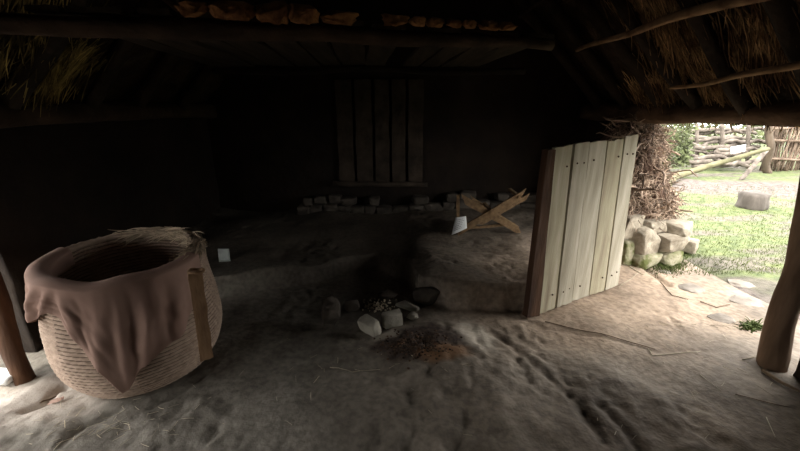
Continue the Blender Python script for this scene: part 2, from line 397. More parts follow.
fl = obj('floor', grid(-2.75, 3.05, -2.2, 4.9, 0.016, height), M['earth']); tag(fl, 'trodden earth and rock floor of the hut', None, kind='structure')
def gh(x, y):
    return 0.028 * nz(x * 0.9 + 3, y * 0.9) + 0.016 * nz(x * 2.6, y * 2.6 + 7) - 0.02 + (-0.03 if -2.7 < x < 3.0 and -2.2 < y < 4.85 else 0.0)
gr = obj('ground', grid(2.75, 34, -14, 34, 0.16, gh), M['lawn']); tag(gr, 'mown lawn with a worn path outside the doorway', kind='structure')
gl_ = obj('ground', grid(-22, -2.55, -10, 16, 0.2, gh), M['lawn']); tag(gl_, 'grass outside the opening on the left', kind='structure')

# ------------------------------------------------------------------ shell
XW, YB, YF = 2.38, 4.62, -2.0
def slab_bm(c0, c1, wob=0.0, n=1):
    bm = bmesh.new(); bmesh.ops.create_cube(bm, size=1)
    c0, c1 = Vector(c0), Vector(c1); s = c1 - c0
    for v in bm.verts: v.co = Vector((c0.x + (v.co.x + .5) * s.x, c0.y + (v.co.y + .5) * s.y, c0.z + (v.co.z + .5) * s.z))
    if n > 1: bmesh.ops.subdivide_edges(bm, edges=bm.edges, cuts=n, use_grid_fill=True)
    if wob:
        for v in bm.verts: v.co += Vector((nz(v.co.y * 3, v.co.z * 3, 1), nz(v.co.x * 3, v.co.z * 3, 2), nz(v.co.x * 3, v.co.y * 3, 3))) * wob
    return bm
def struct(name, bm, m, label=None, smooth=True):
    o = obj(name, bm, m, smooth=smooth); o['kind'] = 'structure'
    if label: o['label'] = label
    return o
def gable(y0, y1, name, label):
    bm = bmesh.new()
    prof = [(-XW - 0.3, -0.1), (XW + 0.3, -0.1), (XW + 0.3, 1.35), (0, 4.1), (-XW - 0.3, 1.35)]
    a = [bm.verts.new((x, y0, z)) for x, z in prof]; b = [bm.verts.new((x, y1, z)) for x, z in prof]
    bm.faces.new(a); bm.faces.new(b[::-1])
    for i in range(5): bm.faces.new((a[i], b[i], b[(i + 1) % 5], a[(i + 1) % 5]))
    bmesh.ops.recalc_face_normals(bm, faces=bm.faces)
    return struct(name, bm, M['soot_wall'], label, smooth=False)
gable(YB, YB + 0.3, 'wall_back', 'dark back wall of the hut')
gable(YF - 0.3, YF, 'wall_front', 'dark end wall behind the viewer')
# right wall: behind the door, and in front of the right post
struct('wall_right', slab_bm((XW - 0.06, 4.0, -0.1), (XW + 0.25, YB + 0.1, 1.5), 0.06, 10), M['soot_wall'], 'dark right wall behind the open door')
struct('wall_right', slab_bm((XW - 0.04, YF, -0.1), (XW + 0.3, 1.79, 1.5), 0.04, 10), M['soot_wall'], 'right wall near the viewer')
struct('wall_left', slab_bm((-XW - 0.3, 1.99, -0.1), (-XW, YB + 0.1, 1.5), 0.04, 10), M['soot_wall'], 'dark left wall behind the basket')
struct('wall_left', slab_bm((-XW - 0.3, YF, -0.1), (-XW, -0.05, 1.5), 0.04, 10), M['soot_wall'], 'left wall behind the viewer')
struct('wall_left', slab_bm((-XW - 0.25, -0.1, 1.12), (-XW - 0.02, 1.95, 1.52), 0.03, 8), M['soot_wall'], 'added dark board above the left opening, blocking daylight')  # board added to cut the sky light coming through the left opening
# roof: two thatched slopes at 45 degrees
EZ, RZ = 1.50, 3.93
def slope(sg):
    bm = bmesh.new(); n, my = 40, 90; g = {}
    for s in (0, 1):
        for i in range(n + 1):
            for j in range(my + 1):
                t = i / n; y = YF - 0.3 + (YB + 0.65 - YF + 0.3 - 0.3) * j / my
                x = XW + 0.16 - (XW + 0.16) * t; z = EZ - 0.08 + (RZ - EZ + 0.08) * t
                k = 0.06 * nz(x * 4, y * 4, sg) + 0.03 * nz(x * 11, y * 11, sg + 4)
                o = (0.30 if s else 0.0) + k
                if i == 0 and s == 0: o = -0.05
                if i == 0: o *= 0.6
                g[s, i, j] = bm.verts.new((sg * (x + o * 0.7), y, z + o * 0.7))
    for i in range(n):
        for j in range(my):
            for s in (0, 1): bm.faces.new((g[s, i, j], g[s, i + 1, j], g[s, i + 1, j + 1], g[s, i, j + 1]))
    for j in range(my):
        bm.faces.new((g[0, 0, j], g[1, 0, j], g[1, 0, j + 1], g[0, 0, j + 1]))
        bm.faces.new((g[0, n, j], g[1, n, j], g[1, n, j + 1], g[0, n, j + 1]))
    bmesh.ops.recalc_face_normals(bm, faces=bm.faces)
    return bm
rr = struct('ceiling', slope(1), M['thatch'], 'sooty underside of the thatched roof, right slope')
rl = struct('ceiling', slope(-1), M['thatch'], 'sooty underside of the thatched roof, left slope')

def roof_pt(X, Y, off=0.08, sg=1):   # a point off below the underside of the right (sg=1) slope
    z = EZ + (XW - X) * (RZ - EZ) / (XW + 0.0)
    return Vector((sg * (X - off * 0.7), Y, z - off * 0.7 - 0.02))
# rafters
names_r = ['first rafter of the right slope from the back wall', 'second rafter of the right slope from the back wall', 'third rafter of the right slope from the back wall',
           'fourth rafter of the right slope from the back wall', 'fifth rafter of the right slope from the back wall', 'sixth rafter of the right slope, nearest the viewer']
for k, y in enumerate((4.25, 3.75, 3.28, 2.85, 2.42, 1.95)):
    bm = log_bm(roof_pt(2.30, y, 0.05), roof_pt(0.12, y + 0.05, 0.05), 0.05, 0.04, 16, 10, 0.05, 0.4, k * 3.1)
    o = obj('rafter', bm, M['rafter'], loc=roof_pt(2.34, y, 0.03)); tag(o, 'dark sooty log, ' + names_r[k], 'rafter', 'rafters of the right roof slope')
for k, y in enumerate((3.9, 3.3, 2.75, 2.2, 1.6)):
    bm = log_bm(roof_pt(2.30, y, 0.05, -1), roof_pt(0.12, y + 0.05, 0.05, -1), 0.05, 0.04, 16, 10, 0.05, 0.4, k * 2.3 + 40)
    o = obj('rafter', bm, M['rafter'], loc=roof_pt(2.34, y, 0.03, -1))
    tag(o, 'dark sooty log, ' + ['first', 'second', 'third', 'fourth', 'fifth'][k] + ' rafter of the left slope from the back wall', 'rafter', 'rafters of the left roof slope')
# purlin poles lashed under the rafters
def pole(name, a, b, r0, r1, m, label, cat, seed, wob=0.04, group=None):
    o = obj(name, log_bm(a, b, r0, r1, 20, 10, wob, 0.25, seed), m, loc=a); tag(o, label, cat, group); return o
p1 = pole('roof_pole', (1.66, 3.72, 2.04), (1.70, 1.3, 2.02), 0.018, 0.034, M['pole'], 'long brown pole crossing the upper right roof thatch, higher of the two', 'pole', 1.0, 0.05)
p2 = pole('roof_pole', (2.0, 2.85, 1.66), (1.93, 1.2, 1.76), 0.012, 0.026, M['pole'], 'pale thin pole just above the door lintel, lower of the two', 'pole', 7.0, 0.05)
p3 = pole('roof_pole', roof_pt(1.35, 4.3, 0.12), roof_pt(1.3, 1.2, 0.12), 0.02, 0.026, M['rafter'], 'dark pole high on the right slope near the loft', 'pole', 9.0)
for k, (a, b) in enumerate([((1, 28), (95, 62)), ((0, 8), (150, 42)), ((60, 8), (190, 14))]):
    A = atY(*a, 1.55 + 0.1 * k); B = atY(*b, 2.1 + 0.05 * k)
    A = roof_pt(min(2.25, abs(A.x)), 1.4 + 0.1 * k, 0.12, -1) if k < 2 else A
    B = roof_pt(max(1.2, abs(B.x)), 2.9, 0.10, -1) if k < 2 else B
    if k < 2: pole('roof_pole', A, B, 0.016, 0.022, M['pole'], ['thin brown pole low across the upper left thatch', 'thin brown pole high across the upper left thatch'][k], 'pole', 20.0 + k)
# lintel over the doorway
lin = obj('lintel_beam', log_bm((2.28, 4.6, 1.49), (2.34, 0.9, 1.475), 0.10, 0.062, 30, 14, 0.04, 0.3, 5.0), M['lintel'], loc=(2.28, 4.6, 1.49))
tag(lin, 'thick dark log lintel running above the bright doorway', 'beam')
lin2 = obj('lintel_beam', log_bm((-2.3, 4.6, 1.48), (-2.3, -1.9, 1.48), 0.08, 0.07, 30, 12, 0.05, 0.3, 15.0), M['beam'], loc=(-2.3, 4.6, 1.48))
tag(lin2, 'dark log along the top of the left wall above the basket', 'beam')
# posts
A = on_ground(772, 366); top = Vector((2.33, 2.02, 1.46))
pr = obj('door_post', log_bm((A.x, A.y, A.z - 0.04), top, 0.072, 0.058, 16, 14, 0.03, 0.25, 2.0), M['post'], loc=A)
tag(pr, 'brown round post at the right side of the doorway', 'post')
B0 = Vector((-2.18, 1.72, height(-2.18, 1.72)))
pl = obj('side_post', log_bm(B0 - Vector((0, 0, 0.04)), (-2.36, 1.90, 1.46), 0.045, 0.045, 16, 14, 0.03, 0.3, 12.0), M['stile'], loc=B0)
tag(pl, 'brown wooden post left of the coiled basket', 'post')

# ------------------------------------------------------------------ loft
LZ = 1.862
loft = empty('loft', (0, 2.0, LZ), 'dark plank loft with a broken bark edge under the roof', 'loft')
fa, fb = Vector((-1.95, 1.66, LZ)), Vector((0.92, 2.42, LZ + 0.02))
obj('front_beam', log_bm(fa, fb, 0.045, 0.035, 30, 12, 0.05, 0.3, 3.0), M['beam'], loft)
obj('rear_beam', log_bm((-1.8, 3.75, LZ), (1.2, 3.75, LZ), 0.03, 0.03, 24, 10, 0.04, 0.3, 6.0), M['soot_wall'], loft)
rnd = random.Random(4)
x = -1.72
while x < 0.74:
    w = rnd.uniform(0.13, 0.24)
    if not (0.02 < x + w / 2 - 0.0 < 0.12):
        t = (x + w / 2 - fa.x) / (fb.x - fa.x); y0 = fa.y + (fb.y - fa.y) * t - rnd.uniform(0.0, 0.02)
        yaw = -0.10 + rnd.uniform(-0.02, 0.02); Ln = 3.82 - y0
        c = Vector((x + w / 2 + yaw * 0, (y0 + 3.82) / 2, LZ + 0.055 + rnd.uniform(0, 0.015)))
        b = board_bm(c, Ln, w * 0.94, 0.022, (math.sin(yaw), math.cos(yaw), 0), (math.cos(yaw), -math.sin(yaw), 0), 0, rnd.random() * 50, 0.006, 12, 3)
        sharp(obj('loft_board', b, M['loft'], loft))
    x += w + rnd.uniform(0.004, 0.02)
# broken bark slabs lying along the beam
def on_beam(px):
    lo, hi = 0.0, 1.0
    for _ in range(30):
        m_ = (lo + hi) / 2; p = fa.lerp(fb, m_); d = p - Vector((0, 0, EYE)); dep = d.y * cp - d.z * sp
        if 400 + FPX * d.x / dep < px: lo = m_
        else: hi = m_
    return lo
chips = [(186, 216, 1.0), (216, 262, 1.3), (262, 292, 1.6), (292, 322, 1.4), (322, 358, 1.0), (383, 408, 0.8), (408, 424, 0.7), (426, 444, 0.6), (446, 458, .6), (460, 474, .6), (476, 494, .65), (495, 510, .6)]
chip_lab = ['first', 'second', 'third', 'fourth', 'fifth', 'sixth', 'seventh', 'eighth', 'ninth', 'tenth', 'eleventh', 'twelfth and last']
u = (fb - fa).normalized()
for k, (a, b, s) in enumerate(chips):
    ta, tb = on_beam(a), on_beam(b); pa, pb = fa.lerp(fb, ta), fa.lerp(fb, tb)
    c = (pa + pb) / 2 + Vector((0, -0.035 - 0.01 * s, 0.062 + 0.012 * (s if k < 5 else 1.2)))
    bm = stone_bm((0, 0, 0), ((pb - pa).length * 0.50, 0.05 * s + 0.015, 0.026 * s + 0.006), 100 + k, 0, 0.25, 0.92, 26, 0.22)
    bmesh.ops.rotate(bm, verts=bm.verts, cent=(0, 0, 0), matrix=Matrix.Rotation(math.atan2(u.y, u.x) + rnd.uniform(-.05, .05), 3, 'Z'))
    bmesh.ops.translate(bm, verts=bm.verts, vec=c)
    o = obj('bark_slab', bm, M['bark'], loc=c)
    tag(o, 'broken orange-brown bark slab on the loft edge, %s from the left' % chip_lab[k], 'bark slab', 'bark slabs along the loft edge')
# ------------------------------------------------------------------ straw thatch showing between rafters
def straws(n, place, length, r, droop=0.3, seed=1, seg=3, steps=4, curl=0.15):
    rd = random.Random(seed); bm = bmesh.new()
    for _ in range(n):
        p, d, nrm = place(rd)
        L_ = length * rd.uniform(0.5, 1.3); pts = [p]; dd = Vector(d).normalized()
        for k in range(steps):
            dd = (dd + Vector((rd.uniform(-1, 1), rd.uniform(-1, 1), rd.uniform(-1, 1))) * curl - Vector((0, 0, droop / steps))).normalized()
            pts.append(pts[-1] + dd * L_ / steps)
        rr_ = r * rd.uniform(0.6, 1.3)
        add_tube(bm, pts, [rr_] * steps + [rr_ * 0.5], seg, caps=False)
    return bm
def bundle(px, py, wpx, hpx, n, ang, seed, name_lab, sg=1, length=0.26, m='straw'):
    def place(rd):
        a, b = px + rd.gauss(0, wpx), py + rd.gauss(0, hpx)
        r_ = ray(a, b)
        # underside plane: z + |x| = const
        den = r_.z + sg * r_.x * (RZ - EZ) / XW
        t = (RZ - 0.03 - rd.uniform(0, .06) - EYE) / den if den > 0.05 else 2.5
        p = Vector((0, 0, EYE)) + r_ * t
        d = Vector((sg * 1.0, rd.uniform(-0.25, 0.25) + ang, -1.02 + rd.uniform(-0.2, 0.1)))
        p = p - d.normalized() * length * 0.5
        return p, d, None
    o = obj('thatch_straw', straws(n, place, length, 0.0032, 0.15, seed), M[m])
    tag(o, name_lab, 'straw', kind='stuff')
bundle(672, 38, 13, 16, 900, 0.05, 1, 'golden straw thatch bundle between rafters at the upper right', length=.34)
bundle(655, 8, 18, 9, 500, 0.0, 2, 'straw thatch bundle at the top edge of the right slope', length=.3)
bundle(655, 96, 12, 7, 350, 0.0, 3, 'reddish straw tuft just above the left end of the lintel')
bundle(730, 88, 14, 9, 450, 0.0, 4, 'pale straw tuft above the lintel beneath the thin pole')
bundle(765, 50, 22, 16, 330, 0.3, 5, 'loose straw stalks sticking down at the far upper right')
bundle(790, 20, 16, 12, 300, 0.0, 6, 'straw thatch at the upper right corner')
bundle(62, 66, 18, 8, 260, -0.5, 8, 'yellowish straw thatch lit on the upper left slope', -1, m='oldstraw')
bundle(42, 90, 10, 6, 200, 0.0, 9, 'small yellow straw tuft below the poles at the upper left', -1, m='oldstraw')
bundle(20, 30, 30, 22, 200, 0.2, 10, 'brown straw thatch at the top left corner', -1, m='oldstraw')
bundle(15, 150, 14, 10, 160, 0.2, 11, 'brown straw hanging above the left post', -1, length=.2, m='oldstraw')
# fringe of straws hanging past the lintel
def pl_fr(rd):
    y = rd.uniform(1.5, 3.5); return Vector((2.42, y, 1.47)), Vector((0.25, rd.uniform(-.4, .4), -1)), None
o = obj('thatch_straw', straws(160, pl_fr, 0.10, 0.003, 0.1, 77), M['straw']); tag(o, 'short straw fringe hanging outside the lintel', 'straw', kind='stuff')

# ------------------------------------------------------------------ back wall detail
bw = empty('plank_partition', (-0.15, YB - 0.06, 0.62), 'dark upright boards standing against the back wall', 'partition')
xs = -0.78
for k in range(5):
    w = rnd.uniform(0.17, 0.23)
    sharp(obj('upright_board', board_bm((xs + w / 2, YB - 0.035 - 0.01 * (k % 2), 1.22), 1.26, w * 0.93, 0.022, (0, 0, 1), (1, 0, 0), 0, k * 7.0, 0.006), M['soot_wood'], bw)); xs += w + 0.02
obj('bottom_rail', log_bm((-0.85, YB - 0.1, 0.62), (0.35, YB - 0.1, 0.60), 0.035, 0.03, 14, 8, 0.03, 0.3, 33), M['soot_wood'], bw)
mason = empty('dry_stone_wall', (0, YB - 0.14, 0.3), 'low course of pale field stones at the foot of the back wall', 'wall')
x = -1.3; rd = random.Random(8)
while x < 1.7:
    w = rd.uniform(0.13, 0.26); hh = rd.uniform(0.04, 0.06); z0 = height(x, YB - 0.2) - 0.01
    obj('stone', stone_bm((x + w / 2, YB - 0.12, z0 + hh), (w / 2 * 1.12, 0.10, hh * 1.1), int(x * 100) + 500, rd.uniform(-.1, .1), 0, 0.95), M['darkstone'], mason)
    if rd.random() < 0.85:
        w2 = w * rd.uniform(0.8, 1.2)
        obj('stone', stone_bm((x + w / 2 + 0.05, YB - 0.10, z0 + hh * 2 + 0.05), (w2 / 2 * 1.1, 0.085, 0.055), int(x * 100) + 900, 0, 0, 0.95), M['darkstone'], mason)
    x += w

# ------------------------------------------------------------------ the open door leaf
DA, DB = (1.04, 2.43), (1.86, 2.84)
dn = Vector((DB[1] - DA[1], DA[0] - DB[0], 0)).normalized()   # towards the viewer
du = Vector((DB[0] - DA[0], DB[1] - DA[1], 0)).normalized()
dorigin = Vector(((DA[0] + DB[0]) / 2, (DA[1] + DB[1]) / 2, 0.05))
door = empty('door_1', dorigin); door['kind'] = 'structure'
door['label'] = 'low door leaf of five pale weathered planks standing open'; door['category'] = 'door'
tops = [(553, 149), (572.5, 145.5), (588.5, 142.5), (606.5, 140), (623.5, 137), (637, 135)]
bots = [(537, 315), (554.5, 307), (570.5, 301), (588, 295), (603.5, 290), (617, 284)]
def door_plank(t0, t1, b0, b1, seed, m, off=0.0, thick=0.024, name='plank', gap=0.009, nl=24):
    c = [atPlane(*q, DA, DB) for q in (b0, b1, t1, t0)]
    rd = random.Random(seed); bm = bmesh.new(); nw = 5; g = {}
    jt = rd.uniform(-0.01, 0.01); zt = rd.uniform(-0.014, 0.010)
    for s in (0, 1):
        for i in range(nl + 1):
            for j in range(nw + 1):
                t, v = i / nl, j / nw
                l_ = c[0].lerp(c[3], t); r_ = c[1].lerp(c[2], t)
                wv = nz(t * 4, seed * 3.3 + (0 if j < 3 else 7), 1) * 0.006
                p = l_.lerp(r_, v) + du * ((gap + abs(wv)) * (1 - 2 * v)) + dn * (off + (0.5 - s) * thick + nz(v * 3, t * 3, seed) * 0.003 + jt * 0.5 + 0.006 * (v - .5) * rd.uniform(0.9, 1))
                if i == nl: p += Vector((0, 0, zt))
                if i in (0, nl): p += Vector((0, 0, nz(v * 4, seed, i) * 0.012))
                g[s, i, j] = bm.verts.new(p)
    for i in range(nl):
        for j in range(nw):
            bm.faces.new((g[0, i, j], g[0, i, j + 1], g[0, i + 1, j + 1], g[0, i + 1, j]))
            bm.faces.new((g[1, i, j], g[1, i + 1, j], g[1, i + 1, j + 1], g[1, i, j + 1]))
        bm.faces.new((g[0, i, 0], g[0, i + 1, 0], g[1, i + 1, 0], g[1, i, 0]))
        bm.faces.new((g[0, i, nw], g[1, i, nw], g[1, i + 1, nw], g[0, i + 1, nw]))
    for j in range(nw):
        bm.faces.new((g[0, 0, j], g[1, 0, j], g[1, 0, j + 1], g[0, 0, j + 1]))
        bm.faces.new((g[0, nl, j], g[0, nl, j + 1], g[1, nl, j + 1], g[1, nl, j]))
    bmesh.ops.recalc_face_normals(bm, faces=bm.faces)
    o = sharp(obj(name, bm, m, door)); return o, c
for k in range(5):
    o, c = door_plank(tops[k], tops[k + 1], bots[k], bots[k + 1], k + 1, M['plank' if k in (1, 2, 4) else 'plank_brown'])
    for (t, v) in ((0.10, 0.35), (0.11, 0.7), (0.90, 0.3), (0.895, 0.72)):
        if (k + int(v * 10)) % 3 == 0: continue
        p = c[0].lerp(c[3], t).lerp(c[1].lerp(c[2], t), v) + dn * 0.016
        bm = bmesh.new(); bmesh.ops.create_uvsphere(bm, u_segments=8, v_segments=5, radius=0.007); bmesh.ops.translate(bm, verts=bm.verts, vec=p)
        nlo = obj('nail', bm, M['nail'], door)
door_plank((546.5, 149), (554, 148.5), (526, 317), (538, 315), 9, M['stile'], -0.01, 0.05, 'stile', 0.0)
for z in (0.28, 1.02):
    a = Vector((DA[0], DA[1], z)) - dn * 0.03 + du * 0.02; b = Vector((DB[0], DB[1], z + 0.04)) - dn * 0.03 - du * 0.03
    obj('batten', board_bm((a + b) / 2, (b - a).length, 0.09, 0.025, b - a, (0, 0, 1), 0, z * 10, 0.003), M['stile'], door)

# ------------------------------------------------------------------ stub wall of stones and roots by the doorway
stub = empty('dry_stone_wall', (2.5, 3.5, 0.0), 'mossy stacked stones at the foot of the doorway beside the planked door', 'wall')
sl = [(636, 239, 26, 26, 3.40, 'stone'), (665, 240, 33, 15, 3.45, 'stone'), (637, 260, 28, 15, 3.36, 'mossstone'), (662, 254, 22, 13, 3.42, 'mossstone'),
      (645, 223, 26, 11, 3.5, 'stone'), (672, 227, 22, 12, 3.5, 'stone'), (620, 225, 22, 22, 3.45, 'stone'), (618, 250, 22, 26, 3.42, 'mossstone'), (680, 243, 12, 12, 3.7, 'stone')]
for k, (px, py, wp, hp, Y, mm) in enumerate(sl):
    c = atY(px, py, Y + 0.12); dep = c.y * cp - (c.z - EYE) * sp; s = dep / FPX
    c.z = max(c.z, 0.03)
    obj('stone', stone_bm(c, (wp * s * 0.56, 0.17, hp * s * 0.60), 30 + k, 0.45 if px < 670 else 0.6, 0, 0.98, 44, 0.06), M[mm], stub)
for k, (X, Y, Z, a, b, c_) in enumerate([(2.70, 3.90, 0.12, .2, .2, .16), (2.55, 3.80, 0.34, .2, .2, .12), (2.75, 4.15, 0.3, .2, .25, .2), (2.35, 3.72, .22, .15, .15, .22)]):
    obj('stone', stone_bm((X, Y, Z), (a, b, c_), 60 + k, 0.3, 0, 0.85), M['stone'], stub)
# heap of tangled roots and straw packed above the stones
bmc = bmesh.new(); bmesh.ops.create_icosphere(bmc, subdivisions=5, radius=1)
def heap_r(z):   # outer X limit and centre for a height
    t = (z - 0.42) / 1.0
    return 2.34 + 0.0 * t, (0.64 - 0.46 * t + 0.05 * math.sin(t * 9)) 
for v in bmc.verts:
    z = 0.88 + v.co.z * 0.56; cx, rx = heap_r(z); rr0 = math.sqrt(max(0, 1 - min(1, abs(v.co.z)) ** 6))
    dxy = Vector((v.co.x, v.co.y)); dxy = dxy.normalized() if dxy.length > 1e-6 else Vector((0, 0))
    f = 0.94 + 0.34 * nz(v.co.x * 3, v.co.y * 3, v.co.z * 3) + 0.12 * nz(v.co.x * 8, v.co.y * 8, v.co.z * 8)
    v.co = Vector((cx + 0.02 + dxy.x * rx * rr0 * f * (0.35 if dxy.x < 0 else 1), 3.88 + dxy.y * 0.34 * rr0 * f, z))
heap = empty('root_heap', (2.5, 3.8, 0.4), 'tangled heap of pale roots and straw packed on the stones beside the door', 'root heap')
obj('packed_core', bmc, M['rootcore'], heap)
def pl_root(rd):
    z = rd.uniform(0.38, 1.42); cx, rx = heap_r(z); a = rd.uniform(-math.pi * 0.98, math.pi * 0.25)
    f = rd.uniform(0.92, 1.06)
    p = Vector((cx + math.cos(a) * rx * f * (0.35 if math.cos(a) < 0 else 1), 3.88 + math.sin(a) * 0.34 * f, z))
    tdir = Vector((-math.sin(a), math.cos(a), 0)) * rd.uniform(-1.3, 1.3) + Vector((math.cos(a), math.sin(a), 0)) * rd.uniform(-0.3, 0.35) + Vector((0, 0, rd.uniform(-1.0, 0.9)))
    return p, tdir, None
r1 = obj('root', straws(3600, pl_root, 0.20, 0.0038, 0.5, 5, 4, 6, 0.6), M['root'], heap); r1['kind'] = 'stuff'
r2 = obj('root', straws(90, pl_root, 0.34, 0.009, 0.6, 6, 6, 7, 0.5), M['root'], heap); r2['kind'] = 'stuff'

# ------------------------------------------------------------------ coiled straw basket
BC = Vector((-1.565, 1.91, 0.0)); BC.z = height(BC.x, BC.y) - 0.0
BH = 0.70
def bprof(t):   # radius against height 0..1
    ks = [(0, 0.31), (0.06, 0.36), (0.18, 0.40), (0.36, 0.42), (0.55, 0.412), (0.75, 0.39), (1.0, 0.378)]
    for (a, ra), (b, rb) in zip(ks, ks[1:]):
        if t <= b: return ra + (rb - ra) * (t - a) / (b - a)
    return ks[-1][1]
def bsm(t): return (bprof(max(0, t - .05)) + bprof(t) + bprof(min(1, t + .05))) / 3
def rim_h(a):   # rim height against angle
    return BH + 0.02 * math.sin(a - 0.6) + 0.012 * nz(math.cos(a) * 2, math.sin(a) * 2)
basket = empty('straw_basket', BC, 'large round coiled straw basket standing on the left with brown cloth over its rim', 'basket')
COILS = 31
def shell(inner):
    bm = bmesh.new(); nA, nZ = 220, COILS * 8; g = []
    for i in range(nZ + 1):
        t = i / nZ; row = []
        for k in range(nA):
            a = 2 * math.pi * k / nA; ph = t * COILS + a / (2 * math.pi)
            rip = abs(math.sin(math.pi * ph)) ** 0.6 * 0.015
            tw = 0.002 * math.sin(a * 70 + ph * 2.2)
            r = bsm(t) + (rip + tw if not inner else -0.024 - rip - tw) + 0.006 * nz(math.cos(a) * 3, math.sin(a) * 3, t * 4)
            z = 0.004 + t * (rim_h(a) - 0.004)
            if inner: z = 0.03 + t * (rim_h(a) - 0.03)
            row.append(bm.verts.new((BC.x + r * math.cos(a), BC.y + r * math.sin(a), BC.z + z)))
        g.append(row)
    for i in range(nZ):
        for k in range(nA):
            q = (g[i][k], g[i][(k + 1) % nA], g[i + 1][(k + 1) % nA], g[i + 1][k])
            f_ = bm.faces.new(q if not inner else q[::-1])
            a = 2 * math.pi * (k + .5) / nA; ph = (i + .5) / nZ * COILS + a / (2 * math.pi)
            if abs(math.sin(math.pi * ph)) < 0.34: f_.material_index = 1
    bm.faces.new(g[0][::-1] if not inner else g[0])
    return bm
M['groove_shade'] = mat('painted_groove_shade', (0.10, 0.07, 0.05), (0.19, 0.135, 0.10), 30, bump=0)  # shade between the coils, painted as darker groove faces
for nm_, inn in (('outer_wall', False), ('inner_wall', True)):
    obj(nm_, shell(inn), M['rope'], basket).data.materials.append(M['groove_shade'])
bm = bmesh.new(); pts = []
for k in range(121):
    a = 2 * math.pi * k / 120; r = bsm(1.0) - 0.012
    pts.append(Vector((BC.x + r * math.cos(a), BC.y + r * math.sin(a), BC.z + rim_h(a) + 0.004)))
add_tube(bm, pts, [0.021 + 0.003 * math.sin(k * 2.6) for k in range(121)], 10, 0.15, 3.0)
obj('rim_coil', bm, M['rope'], basket)
def pl_rim(rd):
    a = R(rd.uniform(8, 118)); r = bsm(1) - rd.uniform(-0.015, 0.05)
    p = BC + Vector((r * math.cos(a), r * math.sin(a), rim_h(a) + rd.uniform(-0.01, 0.03)))
    s = rd.choice((-1, 1)); return p, Vector((-math.sin(a) * s, math.cos(a) * s, rd.uniform(-0.15, 0.28))) + Vector((math.cos(a), math.sin(a), 0)) * rd.uniform(-.5, .1), None
rg = obj('frayed_straw', straws(1000, pl_rim, 0.13, 0.003, 0.35, 12, 3, 4, 0.14), M['ragged'], basket); rg['kind'] = 'stuff'
# wooden strap tied to the rim
sa = R(-22)
stp = BC + Vector((math.cos(sa) * 0.43, math.sin(sa) * 0.43, rim_h(sa) - 0.01)); 
c0 = atY(195, 272, 1.66); c1 = atY(207, 359, 1.62)
b = board_bm((c0 + c1) / 2, (c1 - c0).length, 0.062, 0.014, c1 - c0, (0.8, 0.6, 0), 0.0, 4, 0.003, 14, 3)
st = sharp(obj('wooden_strap', b, M['strap'], basket)); st['label'] = 'flat brown wooden strap hanging from the right side of the rim'
bm = bmesh.new(); q = c0 + Vector((0, 0.01, 0.0))
add_tube(bm, [q + Vector((math.cos(t) * 0.036, math.sin(t) * 0.026, 0.004 * math.sin(3 * t))) for t in [i * 2 * math.pi / 14 for i in range(15)]], 0.008, 6)
obj('binding', bm, M['strap'], basket)

# ------------------------------------------------------------------ cloth draped on the rim
HEM = [(-182, .60), (-165, .52), (-150, .47), (-138, .46), (-124, .50), (-112, .56), (-104, .58), (-97, .55), (-92, .50), (-85, .40), (-78, .28), (-70, .13), (-66, .14), (-58, .23), (-46, .30), (-33, .34), (-23, .41), (-13, .48), (1, .60)]
def hem(a):
    for (x0, z0), (x1, z1) in zip(HEM, HEM[1:]):
        if a <= x1: return z0 + (z1 - z0) * (a - x0) / (x1 - x0)
    return HEM[-1][1]
def cloth():
    bm = bmesh.new(); nA, nV = 180, 70; g = []
    for i in range(nA + 1):
        a = -182 + 182 * i / nA; ar = R(a); rim = rim_h(ar) + 0.03; row = []
        inner = 0.10 + 0.03 * nz(a * 0.05, 3); h0 = min(hem(a) + 0.006 * nz(a * .2, 9), rim - 0.05)
        for j in range(nV + 1):
            v = j / nV
            if v < 0.14:      # hanging inside
                t = v / 0.14; r = bsm(1) - 0.055; z = rim - inner * (1 - t) - 0.01 * t
            elif v < 0.24:    # over the rim
                t = (v - 0.14) / 0.10; ang = math.pi * (1 - t); rc = 0.032
                r = bsm(1) - 0.010 + rc * math.cos(ang); z = rim - 0.012 + 0.014 * math.sin(ang)
            else:
                t = (v - 0.24) / 0.76; z = rim - 0.012 - (rim - 0.012 - h0) * t
                zz = z / BH
                rmx = max(bsm(min(1, zz + d)) for d in (0, .1, .2, .3, .45) if zz + d <= 1.02) if zz < 1 else bsm(1)
                base = max(bsm(min(1, max(0, zz))), rmx - 0.0) + 0.024
                base = max(base, bsm(1) + 0.022 * (1) if t < 0.06 else 0)
                hang = sstep(0, 0.5, t)
                w = min(1.0, t * 2)
                fold = 0.006 * math.sin(ar * 15 + 3.0 * nz(t * 1.5, ar * 2)) + 0.018 * nz(ar * 5.5, t * 1.3, 2) + 0.006 * nz(ar * 14, t * 6, 5)
                # a few broad pleats running down from the rim
                for pa, pw, ph in ((-118, 4, 0.03), (-140, 4, 0.02), (-104, 3, 0.02), (-74, 4, 0.018), (-50, 5, 0.026), (-28, 6, 0.025)):
                    fold += ph * math.exp(-((a - pa + 10 * t - 5) / pw) ** 2)
                r = base + 0.006 + max(-0.012, fold) * w
            row.append(bm.verts.new((BC.x + r * math.cos(ar), BC.y + r * math.sin(ar), BC.z + z)))
        g.append(row)
    for i in range(nA):
        for j in range(nV): bm.faces.new((g[i][j], g[i + 1][j], g[i + 1][j + 1], g[i][j + 1]))
    bmesh.ops.recalc_face_normals(bm, faces=bm.faces)
    return bm
cl = obj('brown_cloth', cloth(), M['cloth'], loc=BC + Vector((0, 0, BH)))
md = cl.modifiers.new('thick', 'SOLIDIFY'); md.thickness = 0.005; md.offset = 1
tag(cl, 'coarse brown cloth draped over the front rim of the straw basket', 'cloth')

